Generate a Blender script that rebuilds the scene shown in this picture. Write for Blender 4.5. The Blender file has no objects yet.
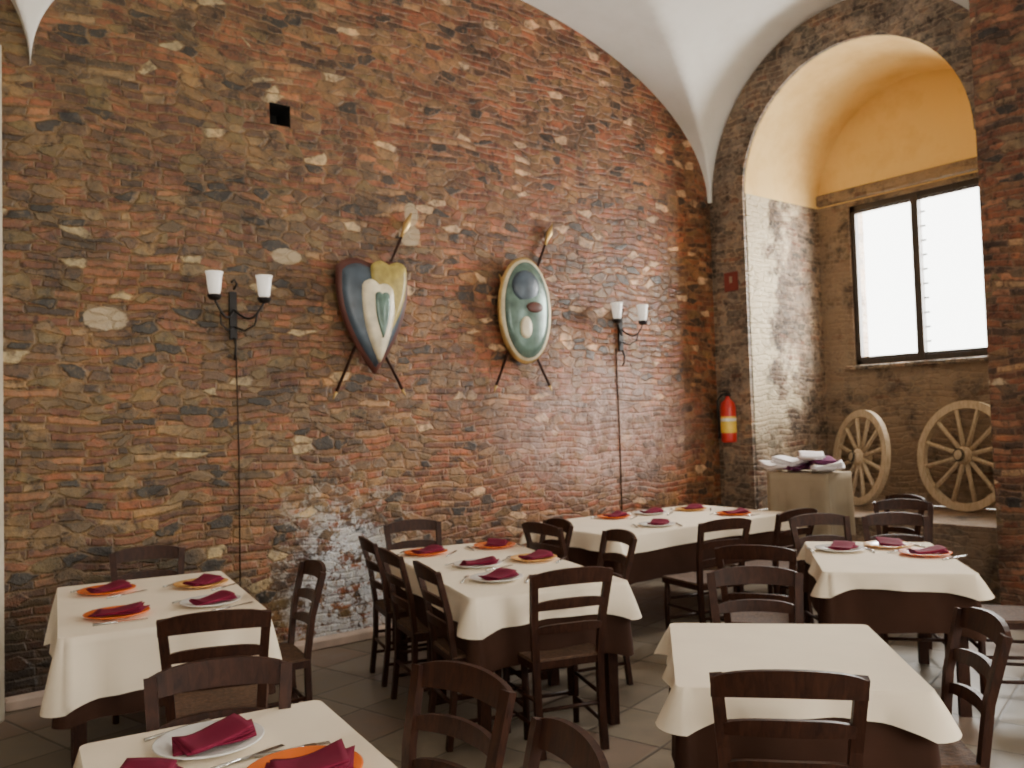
import bpy, math, random
from mathutils import Vector, Matrix
random.seed(7)
S=bpy.context.scene; COL=S.collection
rad=math.radians
# ------------------------------------------------------------------ node helpers
class G:
    def __init__(s,name):
        s.m=bpy.data.materials.new(name); s.m.use_nodes=True
        s.t=s.m.node_tree; s.n=s.t.nodes; s.l=s.t.links
        s.b=s.n['Principled BSDF']
    def put(s,sock,v):
        if isinstance(v,bpy.types.NodeSocket): s.l.new(v,sock)
        elif v is not None:
            if hasattr(sock.default_value,'__len__') and not hasattr(v,'__len__'):
                v=(v,)*len(sock.default_value)
            if hasattr(sock.default_value,'__len__') and len(v)==3 and len(sock.default_value)==4: v=(*v,1)
            sock.default_value=v
    def math(s,op,a,b=None,c=None,clamp=False):
        n=s.n.new('ShaderNodeMath'); n.operation=op; n.use_clamp=clamp
        s.put(n.inputs[0],a)
        if b is not None: s.put(n.inputs[1],b)
        if c is not None: s.put(n.inputs[2],c)
        return n.outputs[0]
    def coord(s,kind='Object'):
        return s.n.new('ShaderNodeTexCoord').outputs[kind]
    def sep(s,v):
        n=s.n.new('ShaderNodeSeparateXYZ'); s.l.new(v,n.inputs[0]); return n.outputs
    def comb(s,x,y,z=0.0):
        n=s.n.new('ShaderNodeCombineXYZ'); s.put(n.inputs[0],x); s.put(n.inputs[1],y); s.put(n.inputs[2],z); return n.outputs[0]
    def noise(s,v,scale,detail=3,rough=.55,dist=0):
        n=s.n.new('ShaderNodeTexNoise'); s.l.new(v,n.inputs['Vector']); n.inputs['Scale'].default_value=scale
        n.inputs['Detail'].default_value=detail; n.inputs['Roughness'].default_value=rough; n.inputs['Distortion'].default_value=dist
        return n
    def white(s,v):
        n=s.n.new('ShaderNodeTexWhiteNoise'); n.noise_dimensions='3D'; s.l.new(v,n.inputs['Vector']); return n
    def ramp(s,f,stops,interp='LINEAR'):
        n=s.n.new('ShaderNodeValToRGB'); n.color_ramp.interpolation=interp
        e=n.color_ramp.elements
        while len(e)>1: e.remove(e[-1])
        e[0].position=stops[0][0]; e[0].color=(*stops[0][1],1)
        for p,c in stops[1:]:
            k=e.new(p); k.color=(*c,1)
        s.put(n.inputs[0],f); return n.outputs[0]
    def mix(s,f,a,b,mode='MIX'):
        n=s.n.new('ShaderNodeMix'); n.data_type='RGBA'; n.blend_type=mode
        s.put(n.inputs[0],f); s.put(n.inputs[6],a); s.put(n.inputs[7],b); return n.outputs[2]
    def mapr(s,v,a,b,c=0,d=1,smooth=True):
        n=s.n.new('ShaderNodeMapRange'); n.interpolation_type='SMOOTHSTEP' if smooth else 'LINEAR'
        s.put(n.inputs[0],v); n.inputs[1].default_value=a; n.inputs[2].default_value=b; n.inputs[3].default_value=c; n.inputs[4].default_value=d
        return n.outputs[0]
    def bump(s,h,strength=.5,dist=.01):
        n=s.n.new('ShaderNodeBump'); n.inputs['Strength'].default_value=strength; n.inputs['Distance'].default_value=dist
        s.l.new(h,n.inputs['Height']); s.l.new(n.outputs[0],s.b.inputs['Normal'])
    def fin(s,col=None,rough=None,metal=None,spec=None):
        if col is not None: s.put(s.b.inputs['Base Color'],col)
        if rough is not None: s.put(s.b.inputs['Roughness'],rough)
        if metal is not None: s.put(s.b.inputs['Metallic'],metal)
        if spec is not None: s.put(s.b.inputs['Specular IOR Level'],spec)
        return s.m

def simple(name,c,rough=.6,metal=0,var=.12,scale=12,bump=.1,spec=None):
    g=G(name); P=g.coord(); n=g.noise(P,scale,2).outputs[0]
    a=tuple(x*(1-var) for x in c); b=tuple(min(1,x*(1+var)) for x in c)
    col=g.ramp(n,[(.3,a),(.7,b)])
    if bump: g.bump(n,bump,.01)
    return g.fin(col,rough,metal,spec)

def masonry(name,brick,stones,mortar,stone_amt=.3,bright=1.0,extra=None,rough=.55,sizes=((6.5,15.0,0,1.0),)):
    g=G(name); P=g.coord(); x,y,z=g.sep(P)
    W=g.noise(P,1.6,1); ws=g.sep(W.outputs['Color'])
    W2=g.noise(P,11,1); w2=g.sep(W2.outputs['Color'])
    u=g.math('ADD',x,y)
    u=g.math('ADD',u,g.math('MULTIPLY_ADD',w2[0],.035,g.math('MULTIPLY',ws[0],.12)))
    v=g.math('ADD',z,g.math('MULTIPLY_ADD',w2[1],.018,g.math('MULTIPLY',ws[1],.14)))
    H=.055; L=.20
    vr=g.math('DIVIDE',v,H); row=g.math('FLOOR',vr); fv=g.math('FRACT',vr)
    off=g.white(g.comb(row,3.3,7.7)).outputs[0]
    ur=g.math('ADD',g.math('DIVIDE',u,L),g.math('MULTIPLY',off,5.0)); 
    ur=g.math('ADD',ur,g.math('MULTIPLY',g.math('SINE',g.math('MULTIPLY',ur,2.3)),.28))
    cl=g.math('FLOOR',ur); fu=g.math('FRACT',ur)
    wn=g.white(g.comb(cl,row,1.5)).outputs[0]
    bc=g.ramp(wn,brick,'CONSTANT')
    eu=g.math('MULTIPLY',g.math('MINIMUM',fu,g.math('SUBTRACT',1,fu)),L)
    ev=g.math('MULTIPLY',g.math('MINIMUM',fv,g.math('SUBTRACT',1,fv)),H)
    e=g.math('MINIMUM',eu,ev)
    t2n=g.noise(P,15,4,.75); t2=t2n.outputs[0]
    e=g.math('ADD',e,g.math('MULTIPLY',g.math('SUBTRACT',t2,.5),.030))
    bm=g.mapr(e,-.001,.014)
    def vor(sx,sy,feat,seed):
        n=g.n.new('ShaderNodeTexVoronoi'); n.voronoi_dimensions='2D'; n.feature=feat; n.inputs['Scale'].default_value=1
        n.inputs['Randomness'].default_value=.85
        g.l.new(g.comb(g.math('MULTIPLY_ADD',u,sx,seed),g.math('MULTIPLY',v,sy)),n.inputs['Vector']); return n
    col=g.mix(bm,mortar,bc); hgt=bm
    for (sx,sy,seed,am) in sizes:
        vc=vor(sx,sy,'F1',seed); ve=vor(sx,sy,'DISTANCE_TO_EDGE',seed)
        cs=g.sep(vc.outputs['Color'])
        thr=g.math('SUBTRACT',1.22-stone_amt*am,g.math('MULTIPLY',ws[2],.45))
        sel=g.math('GREATER_THAN',cs[0],thr)
        ed=g.math('ADD',ve.outputs['Distance'],g.math('MULTIPLY',g.math('SUBTRACT',t2,.5),.55))
        inside=g.mapr(ed,.0,.15)
        sc=g.ramp(cs[1],stones,'CONSTANT')
        c2=g.mix(inside,mortar,sc)
        col=g.mix(sel,col,c2)
        n=g.n.new('ShaderNodeMix'); n.data_type='FLOAT'; g.put(n.inputs[0],sel); g.put(n.inputs[2],hgt); g.put(n.inputs[3],g.math('MULTIPLY',inside,1.15)); hgt=n.outputs[0]
    t1=g.noise(P,2.8,4,.7).outputs[0]
    col=g.mix(1.0,col,g.ramp(t1,[(.32,(.45,.42,.40)),(.5,(1,1,1)),(.68,(1.45,1.25,1.05))]),'MULTIPLY')
    t2c=g.sep(t2n.outputs['Color'])
    col=g.mix(1.0,col,g.ramp(t2c[2],[(.34,(.30,.27,.25)),(.46,(.92,.92,.92)),(.66,(1.35,1.28,1.2))]),'MULTIPLY')
    sp=g.mapr(t2c[1],.52,.64); col=g.mix(g.math('MULTIPLY',sp,.7),col,mortar)
    if bright!=1: col=g.mix(1.0,col,(bright,bright,bright),'MULTIPLY')
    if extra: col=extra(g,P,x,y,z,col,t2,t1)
    g.bump(g.math('ADD',hgt,g.math('MULTIPLY',t2,1.3)),.6,.018)
    return g.fin(col,g.mapr(t2,.3,.7,rough-.08,rough+.2),0,.5)

BR=[(0,(.150,.052,.028)),(.16,(.215,.080,.042)),(.33,(.115,.050,.030)),(.47,(.250,.100,.052)),(.60,(.165,.082,.042)),(.72,(.30,.140,.078)),(.80,(.060,.034,.024)),(.88,(.31,.20,.115)),(.94,(.10,.065,.040))]
ST=[(0,(.185,.115,.060)),(.18,(.110,.062,.038)),(.34,(.165,.115,.055)),(.50,(.036,.030,.028)),(.62,(.22,.150,.085)),(.74,(.12,.080,.050)),(.84,(.20,.08,.045)),(.93,(.48,.38,.26))]
def back_extra(g,P,x,y,z,col,fine,t1):
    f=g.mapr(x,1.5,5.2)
    col=g.mix(1.0,col,g.mix(f,(.84,.84,.66),(1.22,1.0,.88)),'MULTIPLY')  # browner left, redder right; light falloff along the wall painted in too
    for (cx,cz,rx,rz) in ((2.58,2.87,.13,.065),(3.64,3.14,.11,.10),(3.66,3.32,.07,.10),(1.35,2.35,.15,.08)):
        dx=g.math('DIVIDE',g.math('SUBTRACT',x,cx),rx); dz=g.math('DIVIDE',g.math('SUBTRACT',z,cz),rz)
        r=g.math('ADD',g.math('ADD',g.math('MULTIPLY',dx,dx),g.math('MULTIPLY',dz,dz)),g.math('MULTIPLY',fine,1.2))
        col=g.mix(g.math('MULTIPLY',g.mapr(r,1.55,1.3),.85),col,(.46,.36,.23))
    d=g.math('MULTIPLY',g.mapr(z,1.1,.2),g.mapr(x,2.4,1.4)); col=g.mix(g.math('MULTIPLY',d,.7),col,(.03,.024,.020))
    dx=g.math('DIVIDE',g.math('SUBTRACT',x,3.00),.42); dz=g.math('DIVIDE',g.math('SUBTRACT',z,.26),.68)
    r=g.math('ADD',g.math('MULTIPLY',dx,dx),g.math('MULTIPLY',dz,dz))
    n=g.noise(P,9,4,.8).outputs[0]
    k=g.math('MULTIPLY',g.mapr(r,1.6,.3),g.mapr(n,.43,.56))
    col=g.mix(k,col,(.70,.74,.80))
    k2=g.math('MULTIPLY',g.mapr(r,3.8,.6),g.mapr(n,.52,.60)); col=g.mix(g.math('MULTIPLY',k2,.7),col,(.50,.47,.42))
    dx=g.math('DIVIDE',g.math('SUBTRACT',x,5.8),1.5); dz=g.math('DIVIDE',g.math('SUBTRACT',z,1.5),.75)
    r=g.math('ADD',g.math('MULTIPLY',dx,dx),g.math('MULTIPLY',dz,dz))
    col=g.mix(g.math('MULTIPLY',g.mapr(r,1.2,0),g.mapr(n,.4,.62,.18,.65)),col,(.66,.46,.41))  # pinkish window glare painted into the wall colour
    return col
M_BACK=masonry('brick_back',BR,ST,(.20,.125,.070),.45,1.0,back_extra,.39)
M_SIDE=masonry('brick_side',BR,ST,(.17,.10,.06),.2,.95)
GB=[(0,(.15,.10,.07)),(.3,(.20,.14,.10)),(.5,(.11,.08,.06)),(.7,(.26,.19,.14)),(.9,(.17,.09,.06))]
GS=[(0,(.19,.15,.115)),(.3,(.11,.09,.07)),(.55,(.25,.20,.15)),(.8,(.15,.11,.08))]
M_RING=masonry('stone_ring',GB,GS,(.27,.21,.15),.6,1.15)
def win_extra(g,P,x,y,z,col,fine,t1):
    k=g.mapr(t1,.36,.60)
    return g.mix(g.math('MULTIPLY',k,.8),col,(.31,.22,.145))
M_WIN=masonry('niche_rubble',GB,GS,(.25,.18,.12),.4,1.15,win_extra)
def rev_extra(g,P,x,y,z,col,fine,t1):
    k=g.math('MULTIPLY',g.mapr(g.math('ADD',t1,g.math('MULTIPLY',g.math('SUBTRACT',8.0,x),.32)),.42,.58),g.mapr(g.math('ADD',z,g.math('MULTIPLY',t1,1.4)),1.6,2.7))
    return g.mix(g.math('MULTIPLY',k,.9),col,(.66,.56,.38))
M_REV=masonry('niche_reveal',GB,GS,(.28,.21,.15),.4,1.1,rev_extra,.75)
def plaster(name,c,c2,sc=2.0):
    g=G(name); P=g.coord(); n=g.noise(P,sc,4,.65).outputs[0]
    col=g.ramp(n,[(.32,c2),(.55,c)]); g.bump(n,.3,.02)
    return g.fin(col,.85)
M_CEIL=plaster('white_plaster',(.90,.885,.84),(.84,.82,.77))
M_YEL=plaster('ochre_plaster',(.87,.61,.25),(.77,.50,.18))
M_PLW=plaster('wall_plaster',(.62,.56,.47),(.5,.44,.36))
# floor tiles
g=G('floor_tiles'); P=g.coord(); mp=g.n.new('ShaderNodeMapping'); mp.inputs['Rotation'].default_value=(0,0,rad(-14)); g.l.new(P,mp.inputs[0])
x,y,z=g.sep(mp.outputs[0]); T=.42
ux=g.math('DIVIDE',x,T); uy=g.math('DIVIDE',y,T)
fx=g.math('FRACT',ux); fy=g.math('FRACT',uy)
e=g.math('MINIMUM',g.math('MINIMUM',fx,g.math('SUBTRACT',1,fx)),g.math('MINIMUM',fy,g.math('SUBTRACT',1,fy)))
w=g.white(g.comb(g.math('FLOOR',ux),g.math('FLOOR',uy),0)).outputs[0]
col=g.ramp(w,[(0,(.19,.160,.125)),(.3,(.24,.205,.16)),(.6,(.22,.165,.13)),(.85,(.27,.235,.19))],'CONSTANT')
nn=g.noise(P,6,4,.7).outputs[0]
col=g.mix(1.0,col,g.ramp(nn,[(.3,(.65,.63,.60)),(.65,(1.1,1.07,1.03))]),'MULTIPLY')
col=g.mix(g.mapr(e,.012,.022),(.09,.072,.056),col)
g.bump(g.mapr(e,.01,.03),.4,.004); M_FLOOR=g.fin(col,g.mapr(nn,.3,.7,.3,.5))
# wood
def wood(name,c1,c2,rough=.35,spec=.5):
    g=G(name); P=g.coord(); mp=g.n.new('ShaderNodeMapping'); mp.inputs['Scale'].default_value=(14,14,3); g.l.new(P,mp.inputs[0])
    n=g.noise(mp.outputs[0],3,3,.6,1.0).outputs[0]; col=g.ramp(n,[(.3,c1),(.7,c2)]); g.bump(n,.15,.004)
    return g.fin(col,rough,None,spec)
M_WOOD=wood('dark_walnut',(.018,.006,.004),(.052,.018,.009),.50,.22)
M_FRAME=wood('window_frame_wood',(.022,.016,.012),(.05,.034,.024),.5)
M_PALE=wood('weathered_wood',(.44,.33,.21),(.66,.54,.38),.7)
M_RUSH=simple('rush_seat',(.08,.038,.018),.8,var=.4,scale=60,bump=.5)
def cloth(name,c,rough=.85,w=.05):
    g=G(name); P=g.coord(); n=g.noise(P,5,2).outputs[0]
    col=g.ramp(n,[(.3,tuple(k*(1-w) for k in c)),(.7,c)]); g.bump(n,.25,.01)
    return g.fin(col,rough,None,.2)
M_CLOTH=cloth('ivory_cloth',(.89,.78,.62)); M_UNDER=cloth('brown_cloth',(.055,.024,.015),.9,.3)
M_NAP=cloth('burgundy_napkin',(.19,.012,.042),.85,.2); M_BEIGE=cloth('beige_linen',(.36,.29,.20),.9,.15)
M_PURP=cloth('purple_linen',(.16,.04,.11),.9,.2); M_WLIN=cloth('white_linen',(.84,.80,.82))
M_PW=simple('white_glaze',(.80,.79,.77),.15,var=.03,bump=0); M_PO=simple('orange_glaze',(.80,.17,.025),.18,var=.15,bump=0,scale=6)
M_PT=simple('sand_glaze',(.78,.42,.13),.2,var=.15,bump=0)
M_STEEL=simple('steel',(.55,.55,.55),.25,1,bump=0); M_IRON=simple('wrought_iron',(.022,.020,.020),.5,.6)
M_RED=simple('red_enamel',(.55,.03,.025),.3,bump=0,var=.08); M_BLK=simple('black_rubber',(.015,.015,.015),.6)
M_DRED=simple('faded_red_sign',(.20,.035,.025),.6,bump=0,var=.1)
M_YLAB=simple('yellow_label',(.85,.6,.08),.5,bump=0); M_WLAB=simple('white_label',(.8,.8,.8),.5,bump=0)
M_GLASSW=simple('opal_glass',(.88,.86,.82),.25,bump=0,var=.03); 
_b=M_GLASSW.node_tree.nodes['Principled BSDF']; _b.inputs['Emission Color'].default_value=(1,.93,.82,1); _b.inputs['Emission Strength'].default_value=.35
M_GOLD=simple('old_brass',(.62,.42,.16),.35,.8,var=.2); M_BLUE=simple('slate_blue_paint',(.060,.085,.115),.35,.1,var=.4,scale=7)
M_CREAM=simple('cream_paint',(.78,.70,.50),.35,var=.2,scale=9); M_OLIVE=simple('olive_paint',(.40,.31,.08),.35,var=.35)
M_TEAL=simple('grey_green_paint',(.12,.195,.165),.28,.2,var=.45,scale=7); M_MAR=simple('maroon_paint',(.10,.030,.022),.4,var=.2)
M_STONE=simple('pink_curb_stone',(.60,.47,.39),.6,var=.2,scale=5)
g=G('window_glass'); g.n.remove(g.b); tr=g.n.new('ShaderNodeBsdfTransparent'); gl=g.n.new('ShaderNodeBsdfGlossy'); gl.inputs['Roughness'].default_value=.03
mx=g.n.new('ShaderNodeMixShader'); mx.inputs[0].default_value=.05; g.l.new(tr.outputs[0],mx.inputs[1]); g.l.new(gl.outputs[0],mx.inputs[2]); g.l.new(mx.outputs[0],g.n['Material Output'].inputs[0]); M_GLASS=g.m
M_DARK=simple('dark_hole_lining',(.01,.009,.008),.9); M_CABLE=simple('brown_conduit',(.045,.028,.020),.9,spec=.1)  # near-black lining for the small square wall hole; conduit brown

# ------------------------------------------------------------------ mesh builder
class MB:
    def __init__(s): s.v=[];s.f=[];s.mi=[];s.mats=[];s.sm=[]
    def mat(s,m):
        if m not in s.mats: s.mats.append(m)
        return s.mats.index(m)
    def add(s,vs,fs,m,smooth=False):
        o=len(s.v); s.v+= [tuple(v) for v in vs]; k=s.mat(m)
        for f in fs: s.f.append(tuple(i+o for i in f)); s.mi.append(k); s.sm.append(smooth)
    def box(s,c,d,m,rot=None,bev=0):
        hx,hy,hz=d[0]/2,d[1]/2,d[2]/2
        R=rot if rot else Matrix.Identity(3); c=Vector(c)
        if bev<=0:
            vs=[c+R@Vector((a*hx,b*hy,e*hz)) for e in(-1,1) for b in(-1,1) for a in(-1,1)]
            s.add(vs,[(0,2,3,1),(4,5,7,6),(0,1,5,4),(2,6,7,3),(0,4,6,2),(1,3,7,5)],m)
        else:
            b=min(bev,hx*.9,hy*.9,hz*.9)
            rings=[]
            for z,i in ((-hz,b),(-hz+b,0),(hz-b,0),(hz,b)):
                rings.append([Vector((sx*(hx-i),sy*(hy-i),z)) for (sx,sy) in((-1,-1),(1,-1),(1,1),(-1,1))])
            vs=[c+R@p for r in rings for p in r]; fs=[(3,2,1,0),(12,13,14,15)]
            for k in range(3):
                for j in range(4): fs.append((k*4+j,k*4+(j+1)%4,k*4+4+(j+1)%4,k*4+4+j))
            s.add(vs,fs,m)
    def tube(s,pts,r,m,seg=10,rect=None,cap=True):
        pts=[Vector(p) for p in pts]; n=len(pts); rs=r if hasattr(r,'__len__') else [r]*n
        vs=[];up0=None
        for i,p in enumerate(pts):
            d=(pts[min(i+1,n-1)]-pts[max(i-1,0)]).normalized()
            if up0 is None:
                up0=Vector((0,0,1)) if abs(d.z)<.9 else Vector((0,1,0))
            a=d.cross(up0).normalized(); b=a.cross(d).normalized(); up0=b
            if rect:
                for (q,w) in((-1,-1),(1,-1),(1,1),(-1,1)): vs.append(p+a*q*rect[0]/2+b*w*rect[1]/2)
            else:
                for k in range(seg):
                    t=2*math.pi*k/seg; vs.append(p+(a*math.cos(t)+b*math.sin(t))*rs[i])
        q=4 if rect else seg; fs=[]
        for i in range(n-1):
            for k in range(q): fs.append((i*q+k,i*q+(k+1)%q,(i+1)*q+(k+1)%q,(i+1)*q+k))
        if cap: fs.append(tuple(reversed(range(q)))); fs.append(tuple((n-1)*q+k for k in range(q)))
        s.add(vs,fs,m,not rect)
    def lathe(s,prof,m,c=(0,0,0),seg=28,M=None,ang=2*math.pi):
        c=Vector(c); vs=[]
        for (r,z) in prof:
            for k in range(seg):
                t=2*math.pi*k/seg; p=Vector((r*math.cos(t),r*math.sin(t),z)); vs.append(c+(M@p if M else p))
        fs=[]
        for i in range(len(prof)-1):
            for k in range(seg): fs.append((i*seg+k,i*seg+(k+1)%seg,(i+1)*seg+(k+1)%seg,(i+1)*seg+k))
        s.add(vs,fs,m,True)
    def mesh(s,name):
        me=bpy.data.meshes.new(name); me.from_pydata(s.v,[],s.f)
        for m in s.mats: me.materials.append(m)
        me.polygons.foreach_set('material_index',s.mi); me.polygons.foreach_set('use_smooth',s.sm); me.update(); return me
    def obj(s,name,loc=(0,0,0),rz=0,parent=None):
        return place(s.mesh(name),name,loc,rz,parent)
def place(me,name,loc=(0,0,0),rz=0,parent=None):
    o=bpy.data.objects.new(name,me); COL.objects.link(o); o.location=loc; o.rotation_euler=(0,0,rz)
    if parent: o.parent=parent
    return o
def empty(name,loc,rz=0):
    o=bpy.data.objects.new(name,None); COL.objects.link(o); o.location=loc; o.rotation_euler=(0,0,rz); o.empty_display_size=.1; return o

# ------------------------------------------------------------------ room shell
YB=5.95; XR=7.45; XL=-5.9; YN=-3.6; ZT=5.62
def rects(mb,fn,us,vs,skip,m):
    for i in range(len(us)-1):
        for j in range(len(vs)-1):
            if (i,j) in skip: continue
            q=[fn(us[i],vs[j]),fn(us[i+1],vs[j]),fn(us[i+1],vs[j+1]),fn(us[i],vs[j+1])]
            mb.add(q,[(0,1,2,3)],m)
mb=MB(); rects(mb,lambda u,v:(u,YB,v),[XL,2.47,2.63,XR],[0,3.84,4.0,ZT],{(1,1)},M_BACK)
q=[(2.47,3.84),(2.63,3.84),(2.63,4.0),(2.47,4.0)]
for a in range(4):
    b=(a+1)%4; mb.add([(q[a][0],YB,q[a][1]),(q[b][0],YB,q[b][1]),(q[b][0],YB+.25,q[b][1]),(q[a][0],YB+.25,q[a][1])],[(0,1,2,3)],M_DARK)
mb.add([(p[0],YB+.25,p[1]) for p in q],[(0,1,2,3)],M_DARK)
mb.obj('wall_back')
mb=MB(); mb.box(((XL+9)/2,(YN+6.4)/2,-.05),(9-XL,6.4-YN,.1),M_FLOOR); mb.obj('floor')
YC=4.325; RI=1.165; ZS=3.92; SILL=.62; XN=8.8; Y0=YC-RI; Y1=YC+RI
NA=32
arc=[(YC+RI*math.cos(math.pi*k/NA),ZS+RI*math.sin(math.pi*k/NA)) for k in range(NA+1)]
mb=MB()
fx=lambda u,v:(XR,u,v)
WY=(-1.9,.5); WZ=(1.5,3.6)
rects(mb,fx,[YN,WY[0],WY[1],Y0],[0,WZ[0],WZ[1],ZT],{(1,1)},M_SIDE)
rects(mb,fx,[Y0,Y1],[0,SILL],set(),M_WIN)
rects(mb,fx,[Y1,YB+.0],[0,ZT],set(),M_RING)
for k in range(NA):
    a,b=arc[k],arc[k+1]; mb.add([(XR,a[0],a[1]),(XR,b[0],b[1]),(XR,b[0],ZT),(XR,a[0],ZT)],[(0,1,2,3)],M_CEIL)
mb.obj('wall_right')
mb=MB()
for yy in(Y0,Y1): mb.add([(XR,yy,SILL),(XN,yy,SILL),(XN,yy,ZS),(XR,yy,ZS)],[(0,1,2,3)],M_REV)
for k in range(NA):
    a,b=arc[k],arc[k+1]; mb.add([(XR,a[0],a[1]),(XN,a[0],a[1]),(XN,b[0],b[1]),(XR,b[0],b[1])],[(0,1,2,3)],M_YEL,True)
wy0,wy1,wz0,wz1=3.67,5.12,2.11,3.87
fb=lambda u,v:(XN,u,v)
rects(mb,fb,[Y0,wy0,wy1,Y1],[SILL,wz0,wz1,ZS],{(1,1)},M_WIN)
for k in range(NA):
    a,b=arc[k],arc[k+1]; mb.add([(XN,a[0],ZS),(XN,b[0],ZS),(XN,b[0],b[1]),(XN,a[0],a[1])],[(0,1,2,3)],M_YEL)
for (a,b,c,d) in((wy0,wz0,wy1,wz0),(wy1,wz0,wy1,wz1),(wy1,wz1,wy0,wz1),(wy0,wz1,wy0,wz0)):
    mb.add([(XN,a,b),(XN,c,d),(XN+.3,c,d),(XN+.3,a,b)],[(0,1,2,3)],M_WIN)
mb.obj('wall_niche')
mb=MB(); mb.box(((XR+.02+XN-.01)/2,YC,SILL/2),(XN-XR-.03,2*RI-.01,SILL),M_WIN); mb.obj('stone_bench')
mb=MB(); mb.box((XN-.02,YC,4.00),(.05,2*RI-.02,.13),M_WIN,bev=.015); mb.obj('trim_ledge')
mb=MB(); mb.box((XN-.02,(wy0+wy1)/2,wz0-.03),(.10,wy1-wy0+.16,.05),M_RING,bev=.01); mb.obj('trim_sill')
RO=1.545; mb=MB(); vs=[];fs=[]
def ringpts(R,lowz): 
    return [(YC+R,lowz)]+[(YC+R*math.cos(math.pi*k/NA),ZS+R*math.sin(math.pi*k/NA)) for k in range(NA+1)]
inn=ringpts(RI,.0); out=ringpts(RO,.0)
for (x) in (XR-.035,XR+.02):
    for p in inn: vs.append((x,p[0],p[1]))
    for p in out: vs.append((x,min(p[0],YB-.01),p[1]))
n=len(inn)
for k in range(n-1):
    fs+= [(k,k+1,n+k+1,n+k),(2*n+k,3*n+k,3*n+k+1,2*n+k+1),(k,2*n+k,2*n+k+1,k+1),(n+k,n+k+1,3*n+k+1,3*n+k)]
mb.add(vs,fs,M_RING); mb.obj('trim_arch_ring')
mb=MB(); mb.box(((7.12+XR)/2,(1.5+3.02)/2,ZT/2),(XR-7.12,1.52,ZT-.01),M_SIDE,bev=.02); mb.obj('brick_pier')
mb=MB(); mb.box((.50,5.80,1.95),(.46,.29,3.9),M_PLW,bev=.02); mb.obj('plaster_pilaster')
def window(name,x,y0,y1,z0,z1,sgn=1,axis='x',bars=True):
    mb=MB(); t=.06
    def B(yc,zc,dy,dz,dx=.06,off=0,m=M_FRAME):
        if axis=='x': mb.box((x+off,yc,zc),(dx,dy,dz),m)
        else: mb.box((yc,x+off,zc),(dy,dx,dz),m)
    ym=(y0+y1)/2; zm=(z0+z1)/2; h=z1-z0; w=y1-y0
    B(y0+t/2,zm,t,h);B(y1-t/2,zm,t,h);B(ym,z0+t/2,w,t);B(ym,z1-t/2,w,t);B(ym,zm,.075,h-.02,.075)
    for s_ in(-1,1):
        c=ym+s_*w/4
        B(c,z0+t+.015,w/2-t,.025,.05);B(c,z1-t-.015,w/2-t,.025,.05)
    if bars:
        for k in range(1,6): B(ym,z0+h*k/6,w,.012,.012,.22*sgn,M_IRON)
        for k in range(1,8): B(y0+w*k/8,zm,.012,h,.012,.22*sgn,M_IRON)
    else:
        for k in range(1,11): B(ym,z0+.05+(h-.1)*k/11,.14,.018,.012,.05,M_IRON)
        for k in range(1,11): B(y0+.05,z0+.05+(h-.1)*k/11,.10,.018,.012,.05,M_IRON)
    if axis=='x': mb.box((x,ym,zm),(.006,w-.05,h-.05),M_GLASS)
    else: mb.box((ym,x,zm),(w-.05,.006,h-.05),M_GLASS)
    mb.obj(name)
window('window_1',XN+.06,wy0,wy1,wz0,wz1,1,'x',False)
window('window_2',XR+.1,WY[0],WY[1],WZ[0],WZ[1])
mb=MB(); NW=[(-3.6,-1.8),(1.2,3.4)]
rects(mb,lambda u,v:(u,YN,v),[XL,-3.6,-1.8,1.2,3.4,XR],[0,1.2,3.6,ZT],{(1,1),(3,1)},M_PLW); mb.obj('wall_near')
for i,(a,b) in enumerate(NW): window('window_%d'%(3+i),YN-.1,a,b,1.2,3.6,-1,'y',True)
mb=MB(); rects(mb,lambda u,v:(XL,u,v),[YN,YB],[0,ZT],set(),M_PLW); mb.obj('wall_left')
A=3.25; CX=4.17; B_=1.575; N_=40
th=[math.pi/2*k/N_ for k in range(N_+1)]
sx=[(CX-A*math.cos(t),math.sin(t)) for t in th]+[(CX+A*math.cos(t),math.sin(t)) for t in reversed(th[:-1])]
sx+= [(XR,0)] if XR>CX+A+1e-3 else []
left=[(p[0]-2*A,p[1]) for p in sx[:-1] if p[0]-2*A>XL and p[0]-2*A<CX-A-1e-3]
sx=left+sx
if sx[0][0]>XL: sx=[(XL,sx[0][1])]+sx
sy=[(YB,0)]+[(4.335+1.575*math.cos(t),math.sin(t)) for t in th]+[(3,1),(1.5,1),(0,1),(-1.5,1),(YN,1)]
vs=[(x,y,ZS-.01+B_*max(a,b)) for y,b in sy for x,a in sx]; w=len(sx)
fs=[(j*w+i,j*w+i+1,(j+1)*w+i+1,(j+1)*w+i) for j in range(len(sy)-1) for i in range(w-1)]
mb=MB(); mb.add(vs,fs,M_CEIL,True); mb.obj('ceiling')
mb=MB(); mb.box(((.76+5.0)/2,YB-.05,.035),(4.24,.10,.07),M_STONE,bev=.01); mb.obj('baseboard_back')

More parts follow.
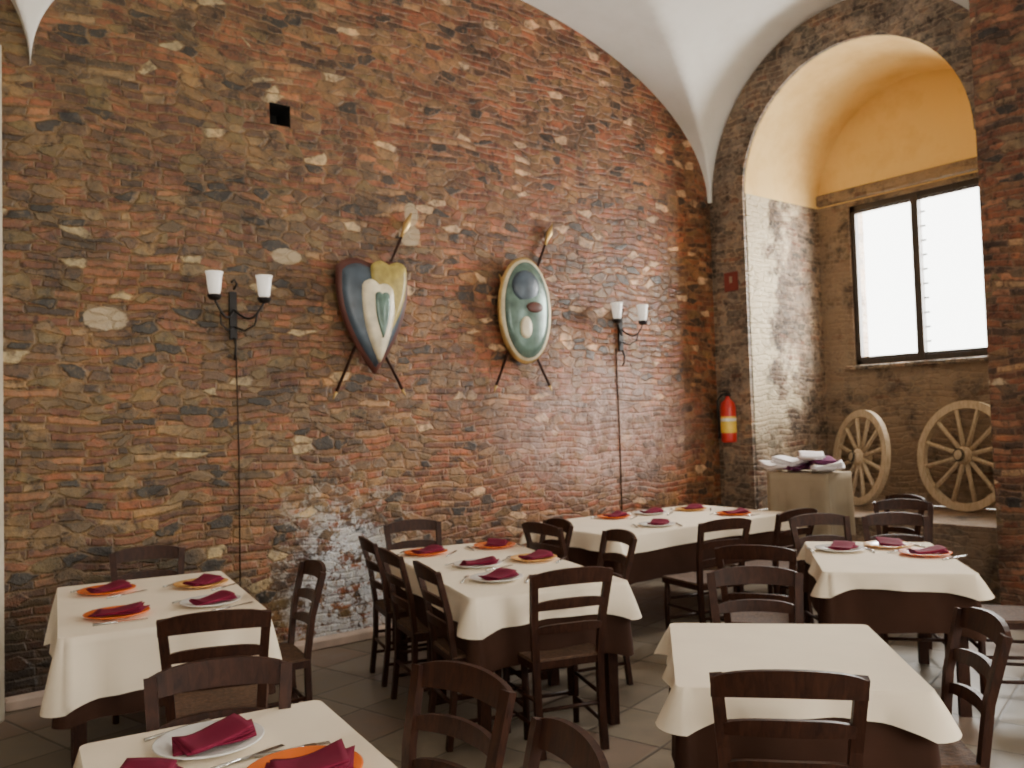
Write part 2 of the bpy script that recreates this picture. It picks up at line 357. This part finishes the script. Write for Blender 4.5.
# ------------------------------------------------------------------ furniture
def chair_mesh():
    mb=MB(); W=M_WOOD
    for s in(-1,1):
        mb.tube([(s*.195,.19,0),(s*.195,.19,.25),(s*.19,.185,.46)],[.017,.020,.019],W,8)
        mb.tube([(s*.165,-.215,0),(s*.168,-.185,.25),(s*.17,-.18,.45),(s*.182,-.205,.66),(s*.198,-.262,.88)],.02,W,rect=(.036,.028))
    z=.45
    out=[(-.215,.215),(.215,.215),(.19,-.19),(-.19,-.19)]
    mb.add([(x,y,z-.035) for x,y in out]+[(x,y,z) for x,y in out],[(3,2,1,0)]+[(i,(i+1)%4,(i+1)%4+4,i+4) for i in range(4)]+[(4,5,6,7)],W)
    inn=[(x*.84,y*.84) for x,y in out]
    mb.add([(x,y,z+.001) for x,y in out]+[(x*.97,y*.97,z+.012) for x,y in out]+[(x,y,z+.010) for x,y in inn]+[(0,0,z+.002)],
        [(i,(i+1)%4,(i+1)%4+4,i+4) for i in range(4)]+[(i+4,(i+1)%4+4,(i+1)%4+8,i+8) for i in range(4)]+[(8+i,8+(i+1)%4,12) for i in range(4)],M_RUSH)
    def slat(z0,z1,hw,y0,y1,arch,bow=.035,th=.018,ext=0):
        n=12; vs=[]
        for i in range(n+1):
            t=i/n*2-1; x=t*(hw+ext); yb=-bow*(1-t*t)
            zt=z1+arch*(1-t*t)-.012*abs(t)**6; zb=z0+arch*.55*(1-t*t)
            for (zz,yy) in((zb,y0),(zt,y1)):
                vs+= [(x,yy+yb-th/2,zz),(x,yy+yb+th/2,zz)]
        fs=[]
        for i in range(n):
            a=i*4;b=a+4; fs+= [(a,b,b+2,a+2),(a+1,a+3,b+3,b+1),(a+2,b+2,b+3,a+3),(a,a+1,b+1,b)]
        fs+= [(0,2,3,1),(n*4,n*4+1,n*4+3,n*4+2)]
        mb.add(vs,fs,W)
    slat(.815,.885,.198,-.248,-.264,.022,ext=.016)
    slat(.70,.745,.188,-.218,-.228,.014)
    slat(.585,.625,.180,-.196,-.203,.010)
    for z in(.16,.30): mb.tube([(-.195,.19,z),(.195,.19,z)],.011,W,8)
    for s in(-1,1):
        for z in(.13,.26): mb.tube([(s*.195,.19,z),(s*.166,-.195,z)],.010,W,8)
    mb.tube([(-.166,-.19,.22),(.166,-.19,.22)],.010,W,8)
    return mb.mesh('dining_chair')
CH=chair_mesh()
chairs=[(1.26,3.70,-20),(.83,2.43,160),(1.16,2.07,96),(1.05,1.58,70),(2.86,3.38,-18),(2.62,3.72,-106),(2.74,4.30,-104),(2.90,4.86,-106),
 (3.25,5.24,164),(3.62,3.98,72),(3.76,4.72,76),(1.70,4.30,80),(1.44,5.36,168),(2.29,1.64,-48),(3.14,2.31,133),(2.92,1.57,44),
 (4.85,4.05,-14),(5.60,4.02,-5),(4.10,4.62,-92),(5.22,3.22,148),(5.50,2.92,128),(6.35,3.35,120),(4.15,3.05,-60),(5.15,2.15,38),(6.72,3.75,70)]
for i,(x,y,a) in enumerate(chairs): place(CH,'dining_chair',(x,y,0),rad(a))

def clothmesh(w,l,drop,off,ctop,mat,seed=0,extra=.07,wave=.012,flare=.05):
    rnd=random.Random(seed); hw=w/2+off; hl=l/2+off; rc=.025
    per=[]
    ns=26
    def side(ax,ay,bx,by,nx,ny):
        L=math.hypot(bx-ax,by-ay)
        for i in range(ns): 
            t=i/ns; per.append((ax+(bx-ax)*t,ay+(by-ay)*t,nx,ny,min(t,1-t)*L))
    cs=[(hw,-hl),(hw,hl),(-hw,hl),(-hw,-hl)]; nr=[(1,0),(0,1),(-1,0),(0,-1)]
    for k in range(4):
        a=cs[k];b=cs[(k+1)%4];n_=nr[k]; L=math.hypot(b[0]-a[0],b[1]-a[1]); ux,uy=(b[0]-a[0])/L,(b[1]-a[1])/L
        side(a[0]+ux*rc,a[1]+uy*rc,b[0]-ux*rc,b[1]-uy*rc,*n_)
        n2=nr[(k+1)%4]
        for j in range(0,7):
            t=j/6*math.pi/2; nx=n_[0]*math.cos(t)+n2[0]*math.sin(t); ny=n_[1]*math.cos(t)+n2[1]*math.sin(t)
            cx=b[0]-(n_[0]+n2[0])*rc; cy=b[1]-(n_[1]+n2[1])*rc
            per.append((cx+nx*rc,cy+ny*rc,nx,ny,0.0))
    ph=[rnd.uniform(0,6.28) for _ in range(3)]
    rows=9; vs=[];n=len(per)
    for r in range(rows+1):
        s=r/rows
        for i,(x,y,nx,ny,dc) in enumerate(per):
            cf=math.exp(-dc/.09); a=i/n*2*math.pi
            d=(drop+extra*cf+.006*math.sin(5*a+ph[2]))*s
            o=(flare*cf*1.2+.012)*s**.8 + wave*s*(math.sin(9*a+ph[0])+.7*math.sin(17*a+ph[1]))*(1-cf)+wave*s
            o-= .03*s*math.exp(-((dc-.13)/.05)**2)
            o=max(o,.002)
            vs.append((x+nx*o,y+ny*o,ctop-d-.004*(1 if r else 0)))
    fs=[(r*n+i,r*n+(i+1)%n,(r+1)*n+(i+1)%n,(r+1)*n+i) for r in range(rows) for i in range(n)]
    fs=[tuple(reversed(f)) for f in fs]
    c=len(vs); vs.append((0,0,ctop)); fs+= [(i,(i+1)%n,c) for i in range(n)]
    m=MB(); m.add(vs,fs,mat,True); me=m.mesh('tablecloth')
    for p in me.polygons:
        if len(p.vertices)==3: p.use_smooth=False
    return me
def table(cx,cy,w,l,rot,drop,under,seed,n=1,extra=.04,flare=.04):
    e=empty('dining_table',(cx,cy,0),rad(rot))
    m=MB(); m.box((0,0,.73),(w-.02,l-.02,.03),M_WOOD); m.obj('table_top',parent=e)
    nseg=n
    m=MB(); 
    for k in range(nseg):
        yc=-l/2+l*(k+.5)/nseg; hl=l/nseg/2
        for s in(-1,1):
            for t in(-1,1):
                m.tube([(s*(w/2-.07),yc+t*(hl-.07),0),(s*(w/2-.07),yc+t*(hl-.07),.715)],.03,M_WOOD,rect=(.055,.055))
            m.box((s*(w/2-.07),yc,.665),(.025,2*hl-.16,.09),M_WOOD)
            m.box((0,yc+s*(hl-.07),.665),(w-.16,.025,.09),M_WOOD)
    m.obj('table_frame',parent=e)
    if under: place(clothmesh(w,l,under,.002,.7475,M_UNDER,seed+50,.03,.006,.015),'under_cloth',parent=e)
    place(clothmesh(w,l,drop,.010,.752,M_CLOTH,seed,extra,.012,flare),'table_cloth',parent=e)
TZ=.7525
table(1.28,4.70,.86,1.36,-10,.26,.34,1,2)
table(.76,1.90,.66,1.45,-8,.20,0,2,2)
table(3.11,4.24,.86,1.78,-16,.14,.34,3,2)
table(5.48,5.02,2.0,1.10,-3,.12,.34,4,1)
table(4.86,2.72,.74,1.12,-52,.08,.30,5,1)
table(2.69,1.90,.76,.84,-47,.08,.40,6,1)

def plate_mesh(m):
    b=MB(); b.lathe([(0,.0),(.085,.0),(.095,.003),(.145,.017),(.146,.020),(.142,.021),(.095,.008),(.085,.006),(0,.006)],m,seg=40); return b.mesh('dinner_plate')
PM={'w':plate_mesh(M_PW),'o':plate_mesh(M_PO),'t':plate_mesh(M_PT)}
def napkin_mesh(seed,m=M_NAP):
    r=random.Random(seed); b=MB(); n=10
    for lay in range(3):
        hw,hl=.108-.008*lay,.062+.004*lay; a=r.uniform(-.12,.12)+lay*.1; ph=r.uniform(0,6)
        vs=[]
        for k in(0,1):
            for j in range(n+1):
                for i in range(n+1):
                    x=(i/n*2-1)*hw; y=(j/n*2-1)*hl
                    y+= x*.25
                    zz=.006+lay*.006+k*.005+.004*math.sin(x*30+ph)*math.cos(y*26+ph)+.003*lay*math.sin(x*20)
                    zz+= .008*abs(x/hw)**2
                    X=x*math.cos(a)-y*math.sin(a); Y=x*math.sin(a)+y*math.cos(a); vs.append((X,Y,zz))
        N=(n+1)**2; fs=[]
        for j in range(n):
            for i in range(n):
                q=j*(n+1)+i; fs+= [(q,q+n+1,q+n+2,q+1),(N+q,N+q+1,N+q+n+2,N+q+n+1)]
        for i in range(n):
            for (p,q) in((i,i+1),(n*(n+1)+i+1,n*(n+1)+i),((i+1)*(n+1),i*(n+1)),(i*(n+1)+n,(i+1)*(n+1)+n)): fs.append((p,q,N+q,N+p))
        b.add(vs,fs,m,True)
    return b.mesh('folded_napkin')
NM=[napkin_mesh(k) for k in range(3)]
def fork_mesh():
    b=MB(); b.tube([(0,-.10,.004),(0,-.02,.006),(0,.03,.008)],[.005,.003,.004],M_STEEL,6); b.box((0,.045,.008),(.022,.03,.002),M_STEEL)
    for k in range(4): b.box((-.009+.006*k,.078,.007),(.0025,.04,.002),M_STEEL)
    return b.mesh('fork')
def knife_mesh():
    b=MB(); b.tube([(0,-.11,.005),(0,-.01,.005)],[.006,.005],M_STEEL,6); b.box((0,.055,.005),(.017,.13,.0016),M_STEEL); return b.mesh('knife')
FK,KN=fork_mesh(),knife_mesh()
plates=[(1.14,5.08,'o',20),(1.03,4.40,'o',-10),(1.58,4.88,'t',30),(1.45,4.34,'w',15),
 (.80,2.42,'w',10),(.91,2.05,'o',-15),
 (3.05,4.88,'o',10),(3.01,4.24,'w',-20),(3.54,4.78,'o',40),(3.38,4.16,'t',5),(2.82,3.80,'w',15),
 (5.25,5.35,'o',0),(5.08,4.70,'w',25),(6.10,5.22,'t',10),(6.05,4.70,'o',-20),(5.65,5.30,'w',0),
 (4.88,3.00,'w',15),(5.20,2.86,'t',30),(5.05,2.55,'o',-35)]
for i,(x,y,k,a) in enumerate(plates):
    place(PM[k],'dinner_plate',(x,y,TZ),0); place(NM[i%3],'folded_napkin',(x+.01,y-.01,TZ+.008),rad(a-20))
    rot=rad(a-90 if x<2 else a-60)
    d=Vector((math.cos(rot),math.sin(rot)))*.175
    place(FK,'fork',(x-d.x,y-d.y,TZ+.0005),rot); place(KN,'knife',(x+d.x,y+d.y,TZ+.0005),rot)
place(NM[1],'folded_napkin',(.57,2.25,TZ),rad(30))

# ------------------------------------------------------------------ wall decor
def sconce(x,z):
    e=empty('wall_sconce',(x,YB,z)); m=MB()
    m.box((0,-.012,-.02),(.05,.024,.34),M_IRON,bev=.006)
    m.tube([(0,-.03,.16),(.02,-.045,.20),(0,-.05,.23),(-.02,-.045,.21)],.007,M_IRON,6)
    m.tube([(0,-.03,-.18),(0,-.06,-.24),(.0,-.05,-.30),(0,-.03,-.33)],.008,M_IRON,6)
    for s in(-1,1):
        pts=[(0,-.03,.02)]
        for k in range(1,11):
            t=k/10; pts.append((s*.175*t,-.03-.12*math.sin(t*math.pi/2),.02-.09*math.sin(t*math.pi)+.05*t))
        m.tube(pts,.008,M_IRON,8)
        m.tube([(0,-.03,-.10),(s*.06,-.07,-.13),(s*.12,-.11,-.09),(s*.13,-.13,-.02)],.006,M_IRON,6)
        m.lathe([(0,.06),(.03,.065),(.045,.085),(.048,.10)],M_IRON,(s*.175,-.15,0),16)
    m.obj('bracket',parent=e); 
    for s in(-1,1):
        g_=MB(); g_.lathe([(.0,.085),(.028,.09),(.040,.12),(.046,.17),(.052,.23),(.060,.255),(.056,.256),(.048,.23),(.041,.17),(.034,.12),(0,.10)],M_GLASSW,(s*.175,-.15,0),20)
        g_.obj('glass_shade',parent=e)
sconce(2.17,2.43); sconce(6.00,2.45)
for x,z0 in((2.19,.1),(5.94,.1)):
    m=MB(); m.tube([(x,YB-.006,2.28),(x+.01,YB-.006,1.4),(x,YB-.006,z0)],.005,M_CABLE,6); m.obj('wall_cable')
def outline_extrude(m,pts,y0,y1,mat,dome=0):
    n=len(pts); cx=sum(p[0] for p in pts)/n; cz=sum(p[1] for p in pts)/n
    vs=[(p[0],y0,p[1]) for p in pts]; K=5; fs=[]
    for k in range(K+1):
        s=1-k/K*.999; yy=y1-dome*(1-s*s)
        vs+= [(cx+(p[0]-cx)*s,yy,cz+(p[1]-cz)*s) for p in pts]
    for k in range(K+1):
        for i in range(n): fs.append((k*n+i,k*n+(i+1)%n,(k+1)*n+(i+1)%n,(k+1)*n+i))
    m.add(vs,fs,mat,True)
def heater(w,h):
    pts=[]
    n=14
    for k in range(n+1):
        t=k/n*2-1; pts.append((t*w/2,h*.40+.055*h*abs(math.sin(t*math.pi))-.02*h*(abs(t)>.99)))
    for k in range(1,n+1):
        t=k/n; pts.append((w/2*(1-t**2.2)*(1+.08*math.sin(t*math.pi)),h*.40-h*.95*t))
    for k in range(n-1,0,-1):
        t=k/n; pts.append((-w/2*(1-t**2.2)*(1+.08*math.sin(t*math.pi)),h*.40-h*.95*t))
    return pts
def oval(w,h,n=40): return [(w/2*math.cos(2*math.pi*k/n),h/2*math.sin(2*math.pi*k/n)) for k in range(n)]
def scale(pts,s,dx=0,dz=0): return [(p[0]*s+dx,p[1]*s+dz) for p in pts]
def spear(m,p0,p1,y):
    a=Vector((p0[0],y,p0[1]));b=Vector((p1[0],y,p1[1])); d=(b-a).normalized()
    m.tube([a,b],.012,M_WOOD,8); m.tube([b,b+d*.05,b+d*.12,b+d*.24],[.014,.016,.032,.002],M_GOLD,8); m.tube([a-d*.06,a],[.004,.014],M_GOLD,8)
m=MB()
spear(m,(-.30,-.62),(.30,.62),-.035); spear(m,(.26,-.60),(-.16,.16),-.06)
H=heater(.60,.88)
outline_extrude(m,H,-.07,-.10,M_MAR,.03)
outline_extrude(m,[(p[0]*.88,p[1]*.9) for p in H],-.09,-.115,M_BLUE,.035)
outline_extrude(m,[(p[0]*.50+.12,p[1]*.62+.14) for p in H],-.12,-.145,M_OLIVE,.02)
outline_extrude(m,[(p[0]*.46+.02,p[1]*.72-.05) for p in H],-.12,-.155,M_CREAM,.035)
outline_extrude(m,[(p[0]*.20+.03,p[1]*.40-.02) for p in H],-.15,-.195,M_TEAL,.01)
o=m.obj('crossed_spears_shield',(3.24,YB,2.49))
m=MB()
spear(m,(-.30,-.66),(.30,.62),-.035); spear(m,(.28,-.66),(-.14,.10),-.06)
O=oval(.58,.94)
outline_extrude(m,O,-.07,-.10,M_GOLD,.02)
outline_extrude(m,scale(O,.95),-.10,-.115,M_CREAM,.03)
outline_extrude(m,[(p[0]*.84-.005,p[1]*.90) for p in O],-.12,-.135,M_TEAL,.04)
outline_extrude(m,[(p[0]*.5-.04,p[1]*.30+.20) for p in O],-.15,-.165,M_BLUE,.02)
outline_extrude(m,[(p[0]*.30+.04,p[1]*.10+.02) for p in O],-.16,-.185,M_MAR,.01)
outline_extrude(m,[(p[0]*.20-.06,p[1]*.20-.16) for p in O],-.15,-.185,M_CREAM,.01)
o=m.obj('oval_spears_shield',(4.75,YB,2.58))

# fire extinguisher
e=empty('fire_extinguisher',(XR-.145,5.70,1.32))
m=MB(); m.lathe([(0,0),(.07,0),(.078,.012),(.08,.04),(.08,.36),(.07,.41),(.03,.45),(.022,.46),(.022,.49),(0,.49)],M_RED,seg=24); m.obj('cylinder_body',parent=e)
m=MB(); m.lathe([(.0808,.10),(.0808,.27)],M_YLAB,seg=24); m.lathe([(.0812,.22),(.0812,.25)],M_WLAB,seg=24); m.obj('label',parent=e)
m=MB(); m.box((0,0,.50),(.045,.045,.04),M_BLK); m.box((-.05,0,.53),(.12,.022,.012),M_BLK); m.box((-.045,0,.50),(.10,.018,.010),M_BLK)
m.tube([(0,.02,.50),(0,.08,.50),(-.02,.115,.44),(-.03,.105,.3),(-.03,.095,.12)],.011,M_BLK,8); m.tube([(-.03,.095,.12),(-.03,.095,.04)],[.012,.022],M_BLK,8)
m.box((.10,0,.30),(.06,.04,.10),M_BLK); m.obj('valve_and_hose',parent=e)
m=MB(); m.box((XR-.045,5.67,3.01),(.012,.17,.20),M_DRED,bev=.003)
m.box((XR-.053,5.67,3.03),(.004,.035,.07),M_BEIGE); m.obj('extinguisher_sign')

# cart wheels
def cartwheel(c,R,ang,lean,sp=12):
    m=MB(); n=48
    prof=[(-.028,R),(.028,R),(.028,R-.075),(-.028,R-.075)]
    vs=[(y,r*math.cos(2*math.pi*k/n),r*math.sin(2*math.pi*k/n)) for k in range(n) for (y,r) in prof]
    fs=[(k*4+j,k*4+(j+1)%4,((k+1)%n)*4+(j+1)%4,((k+1)%n)*4+j) for k in range(n) for j in range(4)]
    m.add(vs,fs,M_PALE)
    MX=Matrix(((0,0,1),(1,0,0),(0,1,0)))
    m.lathe([(0,-.11),(.045,-.11),(.055,-.08),(.085,-.04),(.085,.04),(.055,.08),(.045,.11),(0,.11)],M_PALE,seg=20,M=MX)
    m.lathe([(.05,-.115),(.05,-.09),(.062,-.09)],M_IRON,seg=20,M=MX)
    for k in range(sp):
        t=2*math.pi*(k+.5)/sp; d=Vector((0,math.cos(t),math.sin(t)))
        m.tube([d*.07,d*(R*.5),d*(R-.05)],[.024,.019,.022],M_PALE,8)
    o=m.obj('cart_wheel',c); o.rotation_mode='XYZ'; o.rotation_euler=(0,lean,ang); return o
cartwheel((8.42,4.89,SILL+.501),.50,rad(-29),rad(7))
cartwheel((8.47,3.84,SILL+.531),.53,rad(-14),rad(7))

# linen trolley
e=empty('linen_trolley',(6.92,4.53,0),rad(0)); m=MB()
for sx_ in(-1,1):
    for sy_ in(-1,1):
        m.tube([(sx_*.17,sy_*.28,.08),(sx_*.17,sy_*.28,1.06)],.014,M_STEEL,8)
        m.lathe([(0,-.012),(.03,-.012),(.04,0),(.03,.012),(0,.012)],M_BLK,(sx_*.17,sy_*.28,.042),12,M=Matrix(((1,0,0),(0,0,1),(0,1,0))))
for z in(.2,.65,1.05): m.box((0,0,z),(.36,.60,.02),M_STEEL)
m.obj('trolley_frame',parent=e)
place(clothmesh(.38,.60,.55,.01,1.072,M_BEIGE,77,.01,.005,.0),'linen_cover',parent=e)
for k,(dx,dy,dz,mm,a) in enumerate([(0,-.15,1.07,M_WLIN,10),(0,.12,1.07,M_PURP,-20),(.03,-.12,1.125,M_PURP,30),(-.02,.14,1.125,M_WLIN,80),(-.06,.26,1.08,M_WLIN,50),(0,-.04,1.165,M_WLIN,0),(-.1,-.26,1.09,M_WLIN,-60)]):
    nm=napkin_mesh(20+k,mm); o=place(nm,'stacked_linen',(dx,dy,dz),rad(a),e); o.scale=(1.3,1.6,2.4)

# ------------------------------------------------------------------ lights
W=bpy.data.worlds.new('daylight'); S.world=W; W.use_nodes=True
bg=W.node_tree.nodes['Background']; bg.inputs[0].default_value=(1,1,.93,1); bg.inputs[1].default_value=9.0
def area(name,loc,rot,sx,sy,power,col):
    l=bpy.data.lights.new(name,'AREA'); l.shape='RECTANGLE'; l.size=sx; l.size_y=sy; l.energy=power; l.color=col
    o=bpy.data.objects.new(name,l); COL.objects.link(o); o.location=loc; o.rotation_euler=rot; return o
area('daylight_window_1',(XN+.9,4.4,3.3),(0,rad(90),0),2.2,2.2,680,(1,.96,.89))
area('daylight_window_2',(XR+.5,-.7,2.55),(0,rad(90),0),2.1,2.4,270,(1,.89,.76))
area('daylight_window_3',(-2.7,YN-.5,2.4),(rad(90),0,0),1.8,2.4,70,(1,.86,.70))
area('daylight_window_4',(2.3,YN-.5,2.4),(rad(90),0,0),2.2,2.4,205,(1,.86,.70))

# ------------------------------------------------------------------ camera
f=860;az=rad(52);p=math.atan(36/860);r=rad(1.7)
F=Vector((math.cos(az)*math.cos(p),math.sin(az)*math.cos(p),math.sin(p)))
R=Vector((math.sin(az),-math.cos(az),0));U=R.cross(F)
R2=R*math.cos(r)-U*math.sin(r);U2=U*math.cos(r)+R*math.sin(r)
cd=bpy.data.cameras.new('camera');cd.sensor_width=36;cd.lens=36*f/1024;cd.clip_start=.05
cd.dof.use_dof=True; cd.dof.focus_distance=1.3; cd.dof.aperture_fstop=9.0
co=bpy.data.objects.new('camera',cd);COL.objects.link(co)
M=Matrix((( R2.x,U2.x,-F.x,0),(R2.y,U2.y,-F.y,0),(R2.z,U2.z,-F.z,1.62),(0,0,0,1)))
co.matrix_world=M; S.camera=co
